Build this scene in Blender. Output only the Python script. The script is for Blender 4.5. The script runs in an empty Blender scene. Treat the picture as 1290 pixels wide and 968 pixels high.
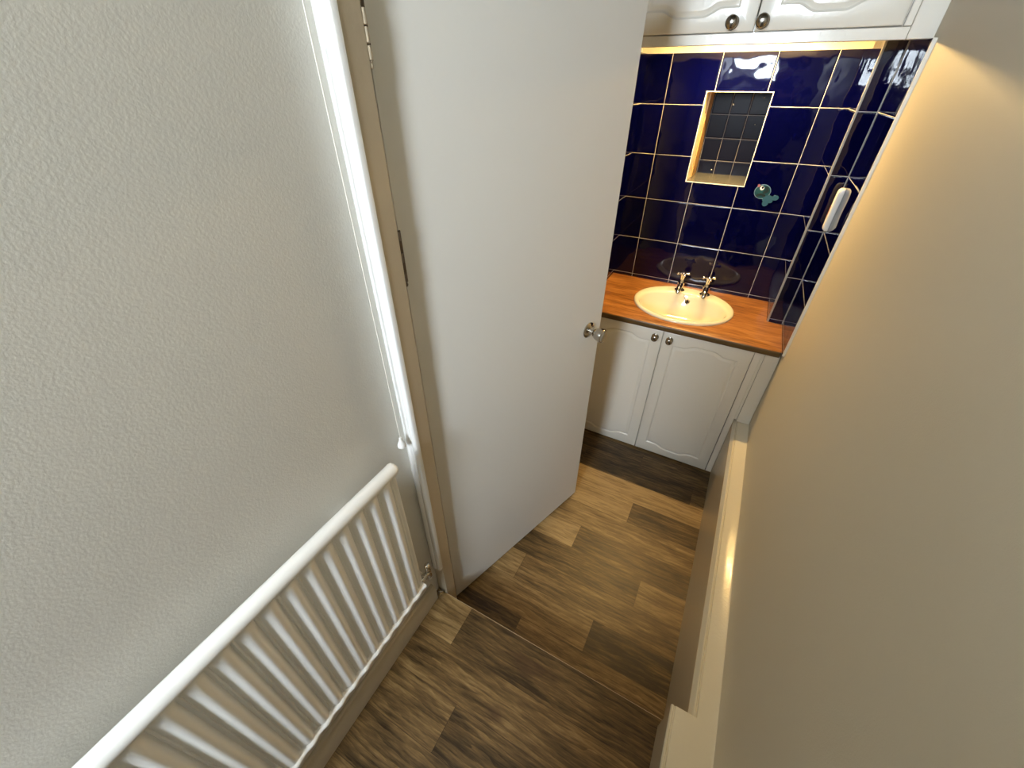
import bpy, bmesh, math, random
from mathutils import Vector, Matrix
random.seed(7)
SC = bpy.context.scene
COL = SC.collection
PI = math.pi

# ------------------------------------------------------------------ dimensions (metres, bathroom floor z = 0)
S = 0.19            # landing floor level (one step up)
XL, XR = -0.595, 0.318
YB = 2.306          # tiled back wall face
YC = 1.806          # vanity door front
ZT = 0.803          # worktop top
YSTEP = 0.533
ZLEDGE = 0.385
CEIL = 2.85

# ------------------------------------------------------------------ node helpers
def new_mat(name):
    m = bpy.data.materials.new(name); m.use_nodes = True
    nt = m.node_tree; nt.nodes.clear()
    out = nt.nodes.new('ShaderNodeOutputMaterial')
    b = nt.nodes.new('ShaderNodeBsdfPrincipled')
    nt.links.new(b.outputs['BSDF'], out.inputs['Surface'])
    return m, nt, b

def node(nt, t, **kw):
    n = nt.nodes.new(t)
    for k, v in kw.items(): setattr(n, k, v)
    return n

def math_n(nt, op, a, b=None, c=None):
    n = nt.nodes.new('ShaderNodeMath'); n.operation = op
    for i, v in enumerate((a, b, c)):
        if v is None: continue
        if isinstance(v, (int, float)): n.inputs[i].default_value = v
        else: nt.links.new(v, n.inputs[i])
    return n.outputs[0]

def noise(nt, vec, scale, detail=2.0, rough=0.5):
    n = nt.nodes.new('ShaderNodeTexNoise')
    n.inputs['Scale'].default_value = scale; n.inputs['Detail'].default_value = detail
    n.inputs['Roughness'].default_value = rough
    if vec is not None: nt.links.new(vec, n.inputs['Vector'])
    return n.outputs['Fac']

def obj_co(nt):
    return nt.nodes.new('ShaderNodeTexCoord').outputs['Object']

def mapping(nt, vec, scale=(1, 1, 1), loc=(0, 0, 0)):
    n = nt.nodes.new('ShaderNodeMapping'); nt.links.new(vec, n.inputs['Vector'])
    n.inputs['Scale'].default_value = scale; n.inputs['Location'].default_value = loc
    return n.outputs['Vector']

def bump(nt, b, h, dist, strength=1.0, prev=None):
    n = nt.nodes.new('ShaderNodeBump'); n.inputs['Distance'].default_value = dist
    n.inputs['Strength'].default_value = strength
    nt.links.new(h, n.inputs['Height'])
    if prev is not None: nt.links.new(prev, n.inputs['Normal'])
    nt.links.new(n.outputs['Normal'], b.inputs['Normal'])
    return n.outputs['Normal']

def mix(nt, f, a, b):
    n = nt.nodes.new('ShaderNodeMix'); n.data_type = 'RGBA'
    if isinstance(f, (int, float)): n.inputs[0].default_value = f
    else: nt.links.new(f, n.inputs[0])
    for i, v in ((6, a), (7, b)):
        if isinstance(v, tuple): n.inputs[i].default_value = (*v, 1)
        else: nt.links.new(v, n.inputs[i])
    return n.outputs[2]

def ramp(nt, f, stops):
    n = nt.nodes.new('ShaderNodeValToRGB'); nt.links.new(f, n.inputs[0])
    cr = n.color_ramp
    while len(cr.elements) < len(stops): cr.elements.new(0.5)
    for e, (p, c) in zip(cr.elements, stops):
        e.position = p; e.color = (*c, 1)
    return n.outputs[0]

def paint(name, col, rough, bscale=0, bdist=0.0, spec=0.5, var=0.03, coat=0.0, detail=3):
    m, nt, b = new_mat(name)
    co = obj_co(nt)
    n = noise(nt, co, 3.0, 3)
    c2 = tuple(min(1, c * (1 - var)) for c in col)
    nt.links.new(mix(nt, n, col, c2), b.inputs['Base Color'])
    b.inputs['Roughness'].default_value = rough
    b.inputs['Specular IOR Level'].default_value = spec
    b.inputs['Coat Weight'].default_value = coat
    b.inputs['Coat Roughness'].default_value = 0.08
    if bscale:
        bump(nt, b, noise(nt, co, bscale, detail, 0.6), bdist)
    return m

def metal(name, col, rough):
    m, nt, b = new_mat(name)
    co = obj_co(nt)
    n = noise(nt, co, 40, 2)
    nt.links.new(math_n(nt, 'MULTIPLY_ADD', n, 0.06, rough - 0.03), b.inputs['Roughness'])
    b.inputs['Base Color'].default_value = (*col, 1); b.inputs['Metallic'].default_value = 1
    return m

M = {}
M['wall'] = paint('wall_emulsion', (0.66, 0.64, 0.585), 0.5, 260, 0.00035, 0.4, 0.02)
M['wall_right'] = paint('wall_emulsion_magnolia', (0.57, 0.525, 0.42), 0.55, 300, 0.0003, 0.3, 0.02)
M['rear'] = paint('landing_beige', (0.36, 0.31, 0.23), 0.6, 200, 0.0004)
M['ceiling'] = paint('ceiling_cream', (0.50, 0.47, 0.40), 0.8, 200, 0.0005, 0.2)
M['door'] = paint('door_satin', (0.70, 0.68, 0.63), 0.42, 60, 0.00025, 0.4, 0.02)
M['gloss'] = paint('gloss_white', (0.76, 0.73, 0.65), 0.16, 45, 0.0005, 0.5, 0.03, coat=0.3)
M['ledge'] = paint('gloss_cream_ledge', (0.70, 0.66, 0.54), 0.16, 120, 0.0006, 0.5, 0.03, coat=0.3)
M['cab'] = paint('cabinet_gloss', (0.74, 0.71, 0.63), 0.22, 60, 0.0005, 0.5, 0.02, coat=0.25)
M['rad'] = paint('radiator_enamel', (0.88, 0.87, 0.83), 0.3, 20, 0.0002, 0.5, 0.02)
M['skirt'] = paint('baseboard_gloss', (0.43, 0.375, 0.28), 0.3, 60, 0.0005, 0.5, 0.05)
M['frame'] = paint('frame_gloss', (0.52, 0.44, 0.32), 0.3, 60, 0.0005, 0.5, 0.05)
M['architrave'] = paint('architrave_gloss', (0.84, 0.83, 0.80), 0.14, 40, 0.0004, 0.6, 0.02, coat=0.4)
M['chrome'] = metal('chrome', (0.78, 0.77, 0.74), 0.08)
M['pewter'] = metal('knob_steel', (0.36, 0.33, 0.29), 0.18)
M['knob_chrome'] = metal('door_knob_chrome', (0.50, 0.47, 0.42), 0.10)
M['trim_metal'] = paint('tile_trim_grey', (0.42, 0.40, 0.35), 0.45)
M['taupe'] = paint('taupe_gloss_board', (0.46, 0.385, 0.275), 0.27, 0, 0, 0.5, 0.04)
M['dark'] = paint('dark_gap', (0.015, 0.012, 0.01), 0.8)
M['rust'] = paint('bare_hinge', (0.10, 0.065, 0.035), 0.5, 80, 0.0005, var=0.5)
M['basin'] = paint('basin_cream', (0.80, 0.74, 0.55), 0.08, 0, 0, 0.5, 0.01, coat=0.5)
M['plastic'] = paint('white_plastic', (0.80, 0.79, 0.75), 0.3)
M['plastic_grey'] = paint('grey_plastic', (0.42, 0.41, 0.40), 0.35)
M['red'] = paint('red_brown_mark', (0.36, 0.10, 0.04), 0.4)
M['niche'] = paint('niche_cream', (0.78, 0.70, 0.52), 0.35, 60, 0.0003)
M['sill'] = paint('niche_sill', (0.11, 0.11, 0.095), 0.25, 60, 0.0003)
M['grout'] = paint('white_bead', (0.80, 0.77, 0.68), 0.4)
M['cord'] = paint('white_cord', (0.74, 0.70, 0.62), 0.7)
M['teal'] = paint('fish_teal', (0.018, 0.085, 0.105), 0.25, var=0.6)
M['teal_light'] = paint('fish_pale_teal', (0.03, 0.10, 0.16), 0.25, var=0.3)
M['silver'] = metal('fish_silver_outline', (0.25, 0.32, 0.32), 0.35)
M['green_dark'] = paint('fish_green', (0.0015, 0.012, 0.008), 0.3, var=0.4)
M['white'] = paint('fish_eye_white', (0.85, 0.85, 0.85), 0.3)
M['black'] = paint('black_enamel', (0.004, 0.004, 0.006), 0.25)
M['pink'] = paint('fish_pink', (0.25,0.09,0.11), 0.3)

# glazed navy tile, 200 mm grid, real tile edges with grout, each tile a little out of true
def tile_mat(name, ax, u0, pu, z0, pz, col, grout, gw=0.0010, wav=0.0020, tilt=0.018, nou=False, rgh=0.035, spec=0.36):
    m, nt, b = new_mat(name)
    co = obj_co(nt)
    sx = nt.nodes.new('ShaderNodeSeparateXYZ'); nt.links.new(co, sx.inputs[0])
    u = math_n(nt, 'DIVIDE', math_n(nt, 'SUBTRACT', sx.outputs[ax], u0), pu)
    v = math_n(nt, 'DIVIDE', math_n(nt, 'SUBTRACT', sx.outputs[2], z0), pz)
    fu, fv = math_n(nt, 'FRACT', u), math_n(nt, 'FRACT', v)
    iu, iv = math_n(nt, 'FLOOR', u), math_n(nt, 'FLOOR', v)
    du = math_n(nt, 'MULTIPLY', math_n(nt, 'MINIMUM', fu, math_n(nt, 'SUBTRACT', 1.0, fu)), pu)
    dv = math_n(nt, 'MULTIPLY', math_n(nt, 'MINIMUM', fv, math_n(nt, 'SUBTRACT', 1.0, fv)), pz)
    d = dv if nou else math_n(nt, 'MINIMUM', du, dv)
    g = math_n(nt, 'LESS_THAN', d, gw)
    wn = nt.nodes.new('ShaderNodeTexWhiteNoise'); wn.noise_dimensions = '2D'
    cb = nt.nodes.new('ShaderNodeCombineXYZ'); nt.links.new(iu, cb.inputs[0]); nt.links.new(iv, cb.inputs[1])
    nt.links.new(cb.outputs[0], wn.inputs['Vector'])
    sc = nt.nodes.new('ShaderNodeSeparateColor'); nt.links.new(wn.outputs['Color'], sc.inputs[0])
    t1 = math_n(nt, 'MULTIPLY', math_n(nt, 'SUBTRACT', sc.outputs[0], 0.5), math_n(nt, 'MULTIPLY', fu, tilt * pu))
    t2 = math_n(nt, 'MULTIPLY', math_n(nt, 'SUBTRACT', sc.outputs[1], 0.5), math_n(nt, 'MULTIPLY', fv, tilt * pz))
    wv = math_n(nt, 'MULTIPLY', noise(nt, co, 11.0, 1.5, 0.4), wav)
    h = math_n(nt, 'ADD', math_n(nt, 'ADD', t1, t2), wv)
    edge = nt.nodes.new('ShaderNodeMapRange'); edge.interpolation_type = 'SMOOTHSTEP'
    nt.links.new(d, edge.inputs[0]); edge.inputs[1].default_value = gw; edge.inputs[2].default_value = gw + 0.004
    edge.inputs[3].default_value = -0.0009; edge.inputs[4].default_value = 0.0
    h = math_n(nt, 'ADD', h, edge.outputs[0])
    tone = mix(nt, sc.outputs[2], col, tuple(c * 0.6 for c in col))
    nt.links.new(mix(nt, g, tone, grout), b.inputs['Base Color'])
    nt.links.new(math_n(nt, 'MULTIPLY_ADD', g, 0.6, rgh), b.inputs['Roughness'])
    b.inputs['Specular IOR Level'].default_value = spec
    bump(nt, b, h, 1.0)
    return m
NAVY = (0.0006, 0.0009, 0.030); GROUT = (0.60, 0.58, 0.52)
M['tile_back'] = tile_mat('navy_tile_back', 0, -0.457, 0.2025, 0.82, 0.2, NAVY, GROUT)
M['tile_side'] = tile_mat('navy_tile_side', 1, 1.652, 0.2, 0.82, 0.2, NAVY, GROUT, nou=True)
M['tile_box'] = tile_mat('navy_tile_boxing', 0, 0.0, 0.7, 0.82, 0.2, NAVY, GROUT, nou=True)
M['mosaic'] = tile_mat('navy_tile_niche', 0, -0.286 + 0.012, 0.082, 1.282, 0.098, (0.003, 0.003, 0.012), (0.16, 0.16, 0.17), gw=0.0013, wav=0.0004, tilt=0.004, rgh=0.3, spec=0.12)

# oak-look vinyl planks; tone and seed come from the plank mesh
def plank_mat():
    m, nt, b = new_mat('oak_vinyl_plank')
    co = obj_co(nt)
    at = nt.nodes.new('ShaderNodeAttribute'); at.attribute_name = 'plank'
    sp = nt.nodes.new('ShaderNodeSeparateColor'); nt.links.new(at.outputs['Color'], sp.inputs[0])
    off = nt.nodes.new('ShaderNodeCombineXYZ')
    nt.links.new(math_n(nt, 'MULTIPLY', sp.outputs[1], 17.0), off.inputs[0])
    nt.links.new(math_n(nt, 'MULTIPLY', sp.outputs[1], 31.0), off.inputs[1])
    va = nt.nodes.new('ShaderNodeVectorMath'); va.operation = 'ADD'
    nt.links.new(co, va.inputs[0]); nt.links.new(off.outputs[0], va.inputs[1])
    p = va.outputs[0]
    warp = noise(nt, mapping(nt, p, (2.2, 7, 1)), 1.6, 2, 0.5)
    wv = nt.nodes.new('ShaderNodeCombineXYZ'); nt.links.new(math_n(nt, 'MULTIPLY', warp, 0.012), wv.inputs[1])
    pa = nt.nodes.new('ShaderNodeVectorMath'); pa.operation = 'ADD'
    nt.links.new(p, pa.inputs[0]); nt.links.new(wv.outputs[0], pa.inputs[1]); p2 = pa.outputs[0]
    fine = noise(nt, mapping(nt, p2, (16, 210, 1)), 1.0, 5, 0.7)
    mid = noise(nt, mapping(nt, p2, (5, 62, 1)), 1.0, 4, 0.65)
    big = noise(nt, mapping(nt, p2, (3.6, 16, 1)), 1.5, 4, 0.6)
    knot = noise(nt, mapping(nt, p, (5, 13, 1)), 1.0, 2, 0.5)
    wt = nt.nodes.new('ShaderNodeTexWave'); wt.wave_type = 'BANDS'; wt.bands_direction = 'Y'; wt.wave_profile = 'SAW'
    nt.links.new(mapping(nt, p, (3.4, 13, 1)), wt.inputs['Vector'])
    wt.inputs['Scale'].default_value = 1.3; wt.inputs['Distortion'].default_value = 10.0; wt.inputs['Detail'].default_value = 3.0
    wt.inputs['Detail Scale'].default_value = 0.9; wt.inputs['Detail Roughness'].default_value = 0.55
    g = math_n(nt, 'ADD', math_n(nt, 'ADD', math_n(nt, 'MULTIPLY', fine, 0.30), math_n(nt, 'MULTIPLY', mid, 0.24)), math_n(nt, 'MULTIPLY', big, 0.39))
    g = math_n(nt, 'ADD', g, math_n(nt, 'MULTIPLY', wt.outputs['Fac'], 0.07))
    g = math_n(nt, 'ADD', g, math_n(nt, 'MULTIPLY', math_n(nt, 'SUBTRACT', sp.outputs[0], 0.5), 0.62))
    c = ramp(nt, g, [(0.36, (0.024, 0.013, 0.004)), (0.46, (0.085, 0.051, 0.018)), (0.54, (0.165, 0.102, 0.038)), (0.68, (0.33, 0.225, 0.098))])
    kn = ramp(nt, knot, [(0.66, (0, 0, 0)), (0.76, (1, 1, 1))])
    kf = nt.nodes.new('ShaderNodeSeparateColor'); nt.links.new(kn, kf.inputs[0])
    c = mix(nt, math_n(nt, 'MULTIPLY', kf.outputs[0], 0.65), c, (0.05, 0.024, 0.010))
    # printed joint line round each plank
    uv = nt.nodes.new('ShaderNodeUVMap'); uv.uv_map = 'UVMap'
    su = nt.nodes.new('ShaderNodeSeparateXYZ'); nt.links.new(uv.outputs[0], su.inputs[0])
    j = math_n(nt, 'LESS_THAN', math_n(nt, 'MINIMUM', su.outputs[0], su.outputs[1]), 0.0016)
    c = mix(nt, math_n(nt, 'MULTIPLY', j, 0.7), c, (0.04, 0.02, 0.008))
    nt.links.new(c, b.inputs['Base Color'])
    nt.links.new(math_n(nt, 'MULTIPLY_ADD', fine, 0.18, 0.30), b.inputs['Roughness'])
    b.inputs['Specular IOR Level'].default_value = 0.4
    bump(nt, b, g, 0.0012)
    return m
M['plank'] = plank_mat()

def worktop_mat():
    m, nt, b = new_mat('worktop_beech_laminate')
    co = obj_co(nt)
    warp = noise(nt, mapping(nt, co, (3, 9, 9)), 1.0, 2)
    wv = nt.nodes.new('ShaderNodeCombineXYZ'); nt.links.new(math_n(nt, 'MULTIPLY', warp, 0.05), wv.inputs[1])
    pa = nt.nodes.new('ShaderNodeVectorMath'); pa.operation = 'ADD'
    nt.links.new(co, pa.inputs[0]); nt.links.new(wv.outputs[0], pa.inputs[1])
    f = noise(nt, mapping(nt, pa.outputs[0], (12, 130, 60)), 1.0, 4, 0.6)
    g = noise(nt, mapping(nt, pa.outputs[0], (3, 26, 26)), 1.0, 3, 0.6)
    h = math_n(nt, 'ADD', math_n(nt, 'MULTIPLY', f, 0.5), math_n(nt, 'MULTIPLY', g, 0.5))
    c = ramp(nt, h, [(0.36, (0.135, 0.045, 0.010)), (0.5, (0.33, 0.130, 0.032)), (0.64, (0.50, 0.235, 0.072))])
    nt.links.new(c, b.inputs['Base Color'])
    b.inputs['Roughness'].default_value = 0.28
    bump(nt, b, f, 0.0002)
    return m
M['worktop'] = worktop_mat()
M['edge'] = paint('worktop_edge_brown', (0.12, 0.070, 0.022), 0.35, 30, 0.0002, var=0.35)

def lamp_mat():
    m = bpy.data.materials.new('warm_tube'); m.use_nodes = True
    nt = m.node_tree; nt.nodes.clear()
    o = nt.nodes.new('ShaderNodeOutputMaterial'); e = nt.nodes.new('ShaderNodeEmission')
    e.inputs[0].default_value = (1.0, 0.64, 0.23, 1); e.inputs[1].default_value = 420
    nt.links.new(e.outputs[0], o.inputs[0])
    return m
M['lamp'] = lamp_mat()

def pane_mat():
    m = bpy.data.materials.new('window_glass'); m.use_nodes = True
    nt = m.node_tree; nt.nodes.clear()
    o = nt.nodes.new('ShaderNodeOutputMaterial')
    t = nt.nodes.new('ShaderNodeBsdfTransparent'); g = nt.nodes.new('ShaderNodeBsdfGlossy')
    g.inputs['Roughness'].default_value = 0.02
    mx = nt.nodes.new('ShaderNodeMixShader'); mx.inputs[0].default_value = 0.05
    nt.links.new(t.outputs[0], mx.inputs[1]); nt.links.new(g.outputs[0], mx.inputs[2]); nt.links.new(mx.outputs[0], o.inputs[0])
    return m
M['glass'] = pane_mat()

# ------------------------------------------------------------------ mesh helpers
def link(name, bm, mat, parent=None, smooth=False, bevel=0.0, seg=2, angle=40):
    me = bpy.data.meshes.new(name)
    bmesh.ops.recalc_face_normals(bm, faces=bm.faces[:])
    bm.to_mesh(me); bm.free()
    o = bpy.data.objects.new(name, me); COL.objects.link(o)
    for mm in (mat if isinstance(mat, (list, tuple)) else [mat]): me.materials.append(mm)
    if parent is not None:
        o.parent = parent
        o.matrix_parent_inverse = parent_world(parent).inverted()
    if smooth:
        for p in me.polygons: p.use_smooth = True
        me.set_sharp_from_angle(angle=math.radians(angle))
    if bevel:
        md = o.modifiers.new('edge', 'BEVEL'); md.width = bevel; md.segments = seg
        md.limit_method = 'ANGLE'; md.angle_limit = math.radians(40)
        for p in me.polygons: p.use_smooth = True
        me.set_sharp_from_angle(angle=math.radians(60))
    return o

def parent_world(o):
    m = Matrix.LocRotScale(o.location, o.rotation_euler, o.scale)
    if o.parent: return parent_world(o.parent) @ o.matrix_parent_inverse @ m
    return m

def tag(o, label=None, cat=None, group=None, kind=None):
    if label: o['label'] = label
    if cat: o['category'] = cat
    if group: o['group'] = group
    if kind: o['kind'] = kind
    return o

def empty(name, loc, label, cat, group=None, kind=None):
    o = bpy.data.objects.new(name, None); COL.objects.link(o); o.location = loc
    o.empty_display_size = 0.05
    return tag(o, label, cat, group, kind)

def box(bm, a, b):
    x0, y0, z0 = a; x1, y1, z1 = b
    v = [bm.verts.new(p) for p in ((x0, y0, z0), (x1, y0, z0), (x1, y1, z0), (x0, y1, z0), (x0, y0, z1), (x1, y0, z1), (x1, y1, z1), (x0, y1, z1))]
    fs = []
    for f in ((0, 3, 2, 1), (4, 5, 6, 7), (0, 1, 5, 4), (1, 2, 6, 5), (2, 3, 7, 6), (3, 0, 4, 7)):
        fs.append(bm.faces.new([v[i] for i in f]))
    return fs

def quad(bm, *pts):
    return bm.faces.new([bm.verts.new(p) for p in pts])

def prism(bm, prof, a, b, fn):
    """closed 2-D profile swept from a to b; fn(u, v, t) -> point"""
    A = [bm.verts.new(fn(u, v, a)) for u, v in prof]; B = [bm.verts.new(fn(u, v, b)) for u, v in prof]
    n = len(prof)
    for i in range(n): bm.faces.new((A[i], A[(i + 1) % n], B[(i + 1) % n], B[i]))
    bm.faces.new(A[::-1]); bm.faces.new(B)

def lathe(bm, prof, origin, axis, n=32, squash=None):
    """prof: list of (radius, along)"""
    ax = Vector(axis).normalized()
    t = Vector((0, 0, 1)) if abs(ax.z) < 0.9 else Vector((1, 0, 0))
    e1 = ax.cross(t).normalized(); e2 = ax.cross(e1)
    o = Vector(origin); rings = []
    for r, h in prof:
        if r < 1e-6: rings.append([bm.verts.new(o + ax * h)]); continue
        rings.append([bm.verts.new(o + ax * h + (e1 * math.cos(2 * PI * i / n) + e2 * math.sin(2 * PI * i / n)) * r) for i in range(n)])
    for A, B in zip(rings, rings[1:]):
        for i in range(n):
            j = (i + 1) % n
            if len(A) == 1 and len(B) == 1: continue
            if len(A) == 1: bm.faces.new((A[0], B[j], B[i]))
            elif len(B) == 1: bm.faces.new((A[i], A[j], B[0]))
            else: bm.faces.new((A[i], A[j], B[j], B[i]))
    if len(rings[0]) > 1: bm.faces.new(rings[0][::-1])
    if len(rings[-1]) > 1: bm.faces.new(rings[-1])

def tube(bm, pts, r, n=12, cap=True):
    pts = [Vector(p) for p in pts]; rings = []
    up = None
    for i, p in enumerate(pts):
        d = (pts[min(i + 1, len(pts) - 1)] - pts[max(i - 1, 0)]).normalized()
        if up is None:
            up = Vector((0, 0, 1)) if abs(d.z) < 0.9 else Vector((1, 0, 0))
        e1 = d.cross(up).normalized(); e2 = e1.cross(d).normalized(); up = e2
        rr = r[i] if isinstance(r, (list, tuple)) else r
        rings.append([bm.verts.new(p + (e1 * math.cos(2 * PI * k / n) + e2 * math.sin(2 * PI * k / n)) * rr) for k in range(n)])
    for A, B in zip(rings, rings[1:]):
        for k in range(n): bm.faces.new((A[k], A[(k + 1) % n], B[(k + 1) % n], B[k]))
    if cap: bm.faces.new(rings[0][::-1]); bm.faces.new(rings[-1])

def struct(name, bm, mat, label, cat, parent=None, **kw):
    o = link(name, bm, mat, parent, **kw)
    if parent is None: tag(o, label, cat, kind='structure')
    return o

# ================================================================== SETTING
# ---- floors: rows of planks along x, two levels with the riser between
def plank_floor(name):
    bm = bmesh.new()
    col = bm.loops.layers.float_color.new('plank'); uvl = bm.loops.layers.uv.new('UVMap')
    def plank(x0, x1, y0, y1, z, tone):
        f = quad(bm, (x0, y0, z), (x1, y0, z), (x1, y1, z), (x0, y1, z))
        sd = random.random(); uvs = ((0, 0), (x1 - x0, 0), (x1 - x0, y1 - y0), (0, y1 - y0))
        for l, uv in zip(f.loops, uvs): l[col] = (tone, sd, 0, 1); l[uvl].uv = uv
    def row(y0, y1, z, xa, xb, joints, tones):
        xs = [xa] + [j for j in joints if xa < j < xb] + [xb]
        for i in range(len(xs) - 1): plank(xs[i], xs[i + 1], y0, y1, z, tones[i % len(tones)])
    xa, xb = XL - 0.03, XR
    far = [(0.54, 0.665, [-0.313], [.35, .52]), (0.665, 0.79, [-0.057], [.55, .33]), (0.79, 0.915, [-0.415, .30], [.62, .5, .4]),
           (0.915, 1.04, [0.067], [.42, .6]), (1.04, 1.165, [-0.25], [.72, .44]), (1.165, 1.29, [-0.52], [.5, .58]),
           (1.29, 1.415, [-0.065], [.72, .42]), (1.415, 1.54, [-0.42], [.6, .72]), (1.54, 1.665, [-0.40, 0.185], [.4, .38, .5]),
           (1.665, 1.79, [-0.1], [.4, .45]), (1.79, 1.915, [.1], [.5, .5]), (1.915, 2.04, [], [.5]), (2.04, 2.165, [], [.5]), (2.165, 2.33, [], [.5])]
    for y0, y1, j, t in far: row(y0, y1, 0.0, xa, xb, j, t)
    row(YSTEP - 0.01, 0.54, 0.0, xa, xb, [], [.4])
    xn = 1.5
    near = [(0.40, YSTEP, [-0.445, .9], [.64, .42, .5]), (0.275, 0.40, [-0.62, .7], [.5, .5, .6]), (0.15, 0.275, [-0.335, .5], [.52, .4, .5]),
            (0.025, 0.15, [-0.10, .9], [.45, .55, .5])]
    for y0, y1, j, t in near: row(y0, y1, S, xa, xn, j, t)
    y = 0.025
    while y > -1.85:
        row(y - 0.125, y, S, xa, xn, sorted(random.uniform(-.5, 1.4) for _ in range(2)), [.45, .6, .5, .35]); y -= 0.125
    # riser and slab undersides
    def plain(*pts):
        f = quad(bm, *pts)
        for l in f.loops: l[col] = (.35, .5, 0, 1); l[uvl].uv = (.05, .05)
    plain((xa, YSTEP, 0), (xb, YSTEP, 0), (xb, YSTEP, S), (xa, YSTEP, S))
    plain((xa, -1.85, -0.05), (xa, 2.35, -0.05), (xn, 2.35, -0.05), (xn, -1.85, -0.05))
    o = link(name, bm, M['plank'])
    return tag(o, 'oak plank vinyl floor stepping down from the landing into the bathroom', 'floor', kind='structure')
plank_floor('floor')

# step nosing: the thin pale edge of the vinyl at the step
bm = bmesh.new()
prism(bm, [(YSTEP - 0.0006, S - 0.012), (YSTEP + 0.0014, S - 0.012), (YSTEP + 0.0016, S - 0.002), (YSTEP + 0.0010, S + 0.0006), (YSTEP - 0.0006, S + 0.0006)], -0.55, 0.247, lambda u, v, t: (t, u, v))
bm2 = bm
struct('trim_1', bm2, M['nosing'] if 'nosing' in M else paint('vinyl_edge', (0.34, 0.25, 0.15), 0.4), 'thin pale edging strip along the front of the step in the floor', 'edging strip')

# ---- left wall (landing), reveal and bathroom left wall
bm = bmesh.new(); box(bm, (XL - 0.1, -1.8, -0.05), (XL, 2.4, CEIL))
struct('wall_left', bm, M['wall'], 'off-white painted wall above the radiator', 'wall')
bm = bmesh.new(); box(bm, (XL + 0.0005, 1.70, 0.0), (-0.566, YB, 1.80))
struct('wall_left_tiles', bm, M['tile_side'], 'navy tiled side wall left of the basin', 'tiled wall')
bm = bmesh.new(); box(bm, (XR, -0.55, -0.05), (XR + 0.1, 2.4, CEIL))
struct('wall_right', bm, M['wall_right'], 'magnolia painted wall on the right above the white ledge', 'wall')
bm = bmesh.new(); box(bm, (0.309, 1.752, ZT), (XR - 0.0005, 2.10, 1.7955)); box(bm, (0.309, 1.832, 1.7955), (XR - 0.0005, 2.10, 1.8455))
struct('wall_right_tiles', bm, M['tile_side'], 'narrow navy tiled strip at the far end of the right wall', 'tiled wall')
# pale edge of that tiling
bm = bmesh.new(); box(bm, (0.3085, 1.747, ZT + 0.003), (XR, 1.752, 1.7955))
struct('trim_2', bm, M['grout'], 'pale caulk edge where the tiles meet the right wall', 'tile edge')

# back wall with the recessed niche
NX0, NX1, NZ0, NZ1, NYB = -0.284, -0.030, 1.317, 1.667, 2.552
bm = bmesh.new()
def wall_hole(bm, x0, x1, z0, z1, y):
    xs = [x0, NX0, NX1, x1]; zs = [z0, NZ0, NZ1, z1]
    for i in range(3):
        for k in range(3):
            if i == 1 and k == 1: continue
            quad(bm, (xs[i], y, zs[k]), (xs[i + 1], y, zs[k]), (xs[i + 1], y, zs[k + 1]), (xs[i], y, zs[k + 1]))
wall_hole(bm, -0.62, 0.33, 0.0, 1.80, YB)
bmesh.ops.remove_doubles(bm, verts=bm.verts[:], dist=1e-5)
struct('wall_back', bm, M['tile_back'], 'navy blue tiled wall behind the basin', 'tiled wall')
bm = bmesh.new(); box(bm, (-0.65, YB + 0.008, 1.80), (0.40, YB + 0.35, CEIL)); 
box(bm, (-0.65, NYB + 0.02, 0), (0.40, YB + 0.35, 1.80))
struct('wall_back_upper', bm, M['niche'], 'cream plaster strip above the navy tiles under the wall cabinet', 'wall')

# niche lining: two-step left cheek, right cheek, head, sill, back
nb = empty('trim_3', (0.5 * (NX0 + NX1), YB, NZ0), 'recessed square niche with cream left side and dark tiled back above the basin', 'niche', kind='structure')
bm = bmesh.new()
quad(bm, (NX0, YB, NZ0), (NX0, YB + 0.105, NZ0), (NX0, YB + 0.105, NZ1), (NX0, YB, NZ1))
quad(bm, (NX1, YB, NZ0), (NX1, NYB, NZ0), (NX1, NYB, NZ1), (NX1, YB, NZ1))
quad(bm, (NX0, YB, NZ1), (NX1, YB, NZ1), (NX1, NYB, NZ1), (NX0, NYB, NZ1))
link('lining', bm, M['niche'], nb)
bm = bmesh.new()
box(bm, (NX0 - 0.004, YB + 0.105, NZ0), (NX0 + 0.006, NYB, NZ1))
link('inner_cheek', bm, paint('niche_inner_tan', (0.46, 0.27, 0.09), 0.35), nb)
bm = bmesh.new(); quad(bm, (NX0, YB, NZ0), (NX1, YB, NZ0), (NX1, NYB, NZ0 + 0.004), (NX0, NYB, NZ0 + 0.004))
link('sill', bm, M['sill'], nb)
bm = bmesh.new(); box(bm, (NX0, NYB - 0.002, NZ0), (NX1, NYB + 0.01, NZ1))
link('back_tiles', bm, M['mosaic'], nb)
bm = bmesh.new()
for a, b in (((NX0 - 0.004, YB - 0.002, NZ0 - 0.004), (NX0, YB + 0.004, NZ1 + 0.004)), ((NX1, YB - 0.002, NZ0 - 0.004), (NX1 + 0.003, YB + 0.004, NZ1 + 0.004)),
             ((NX0, YB - 0.002, NZ0 - 0.004), (NX1, YB + 0.004, NZ0)), ((NX0, YB - 0.002, NZ1), (NX1, YB + 0.004, NZ1 + 0.003))):
    box(bm, a, b)
link('white_bead', bm, M['grout'], nb)
for sx, sz, r in ((-0.186, 1.617, 0.0055), (-0.062, 1.645, 0.003), (-0.068, 1.54, 0.0026), (-0.205, 1.338, 0.0045)):
    bm = bmesh.new(); lathe(bm, [(r, 0), (r, 0.002), (r * .7, 0.004), (0, 0.005)], (sx, NYB - 0.002, sz), (0, -1, 0), 14)
    link('screw_head', bm, M['chrome'], nb, smooth=True)

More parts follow.
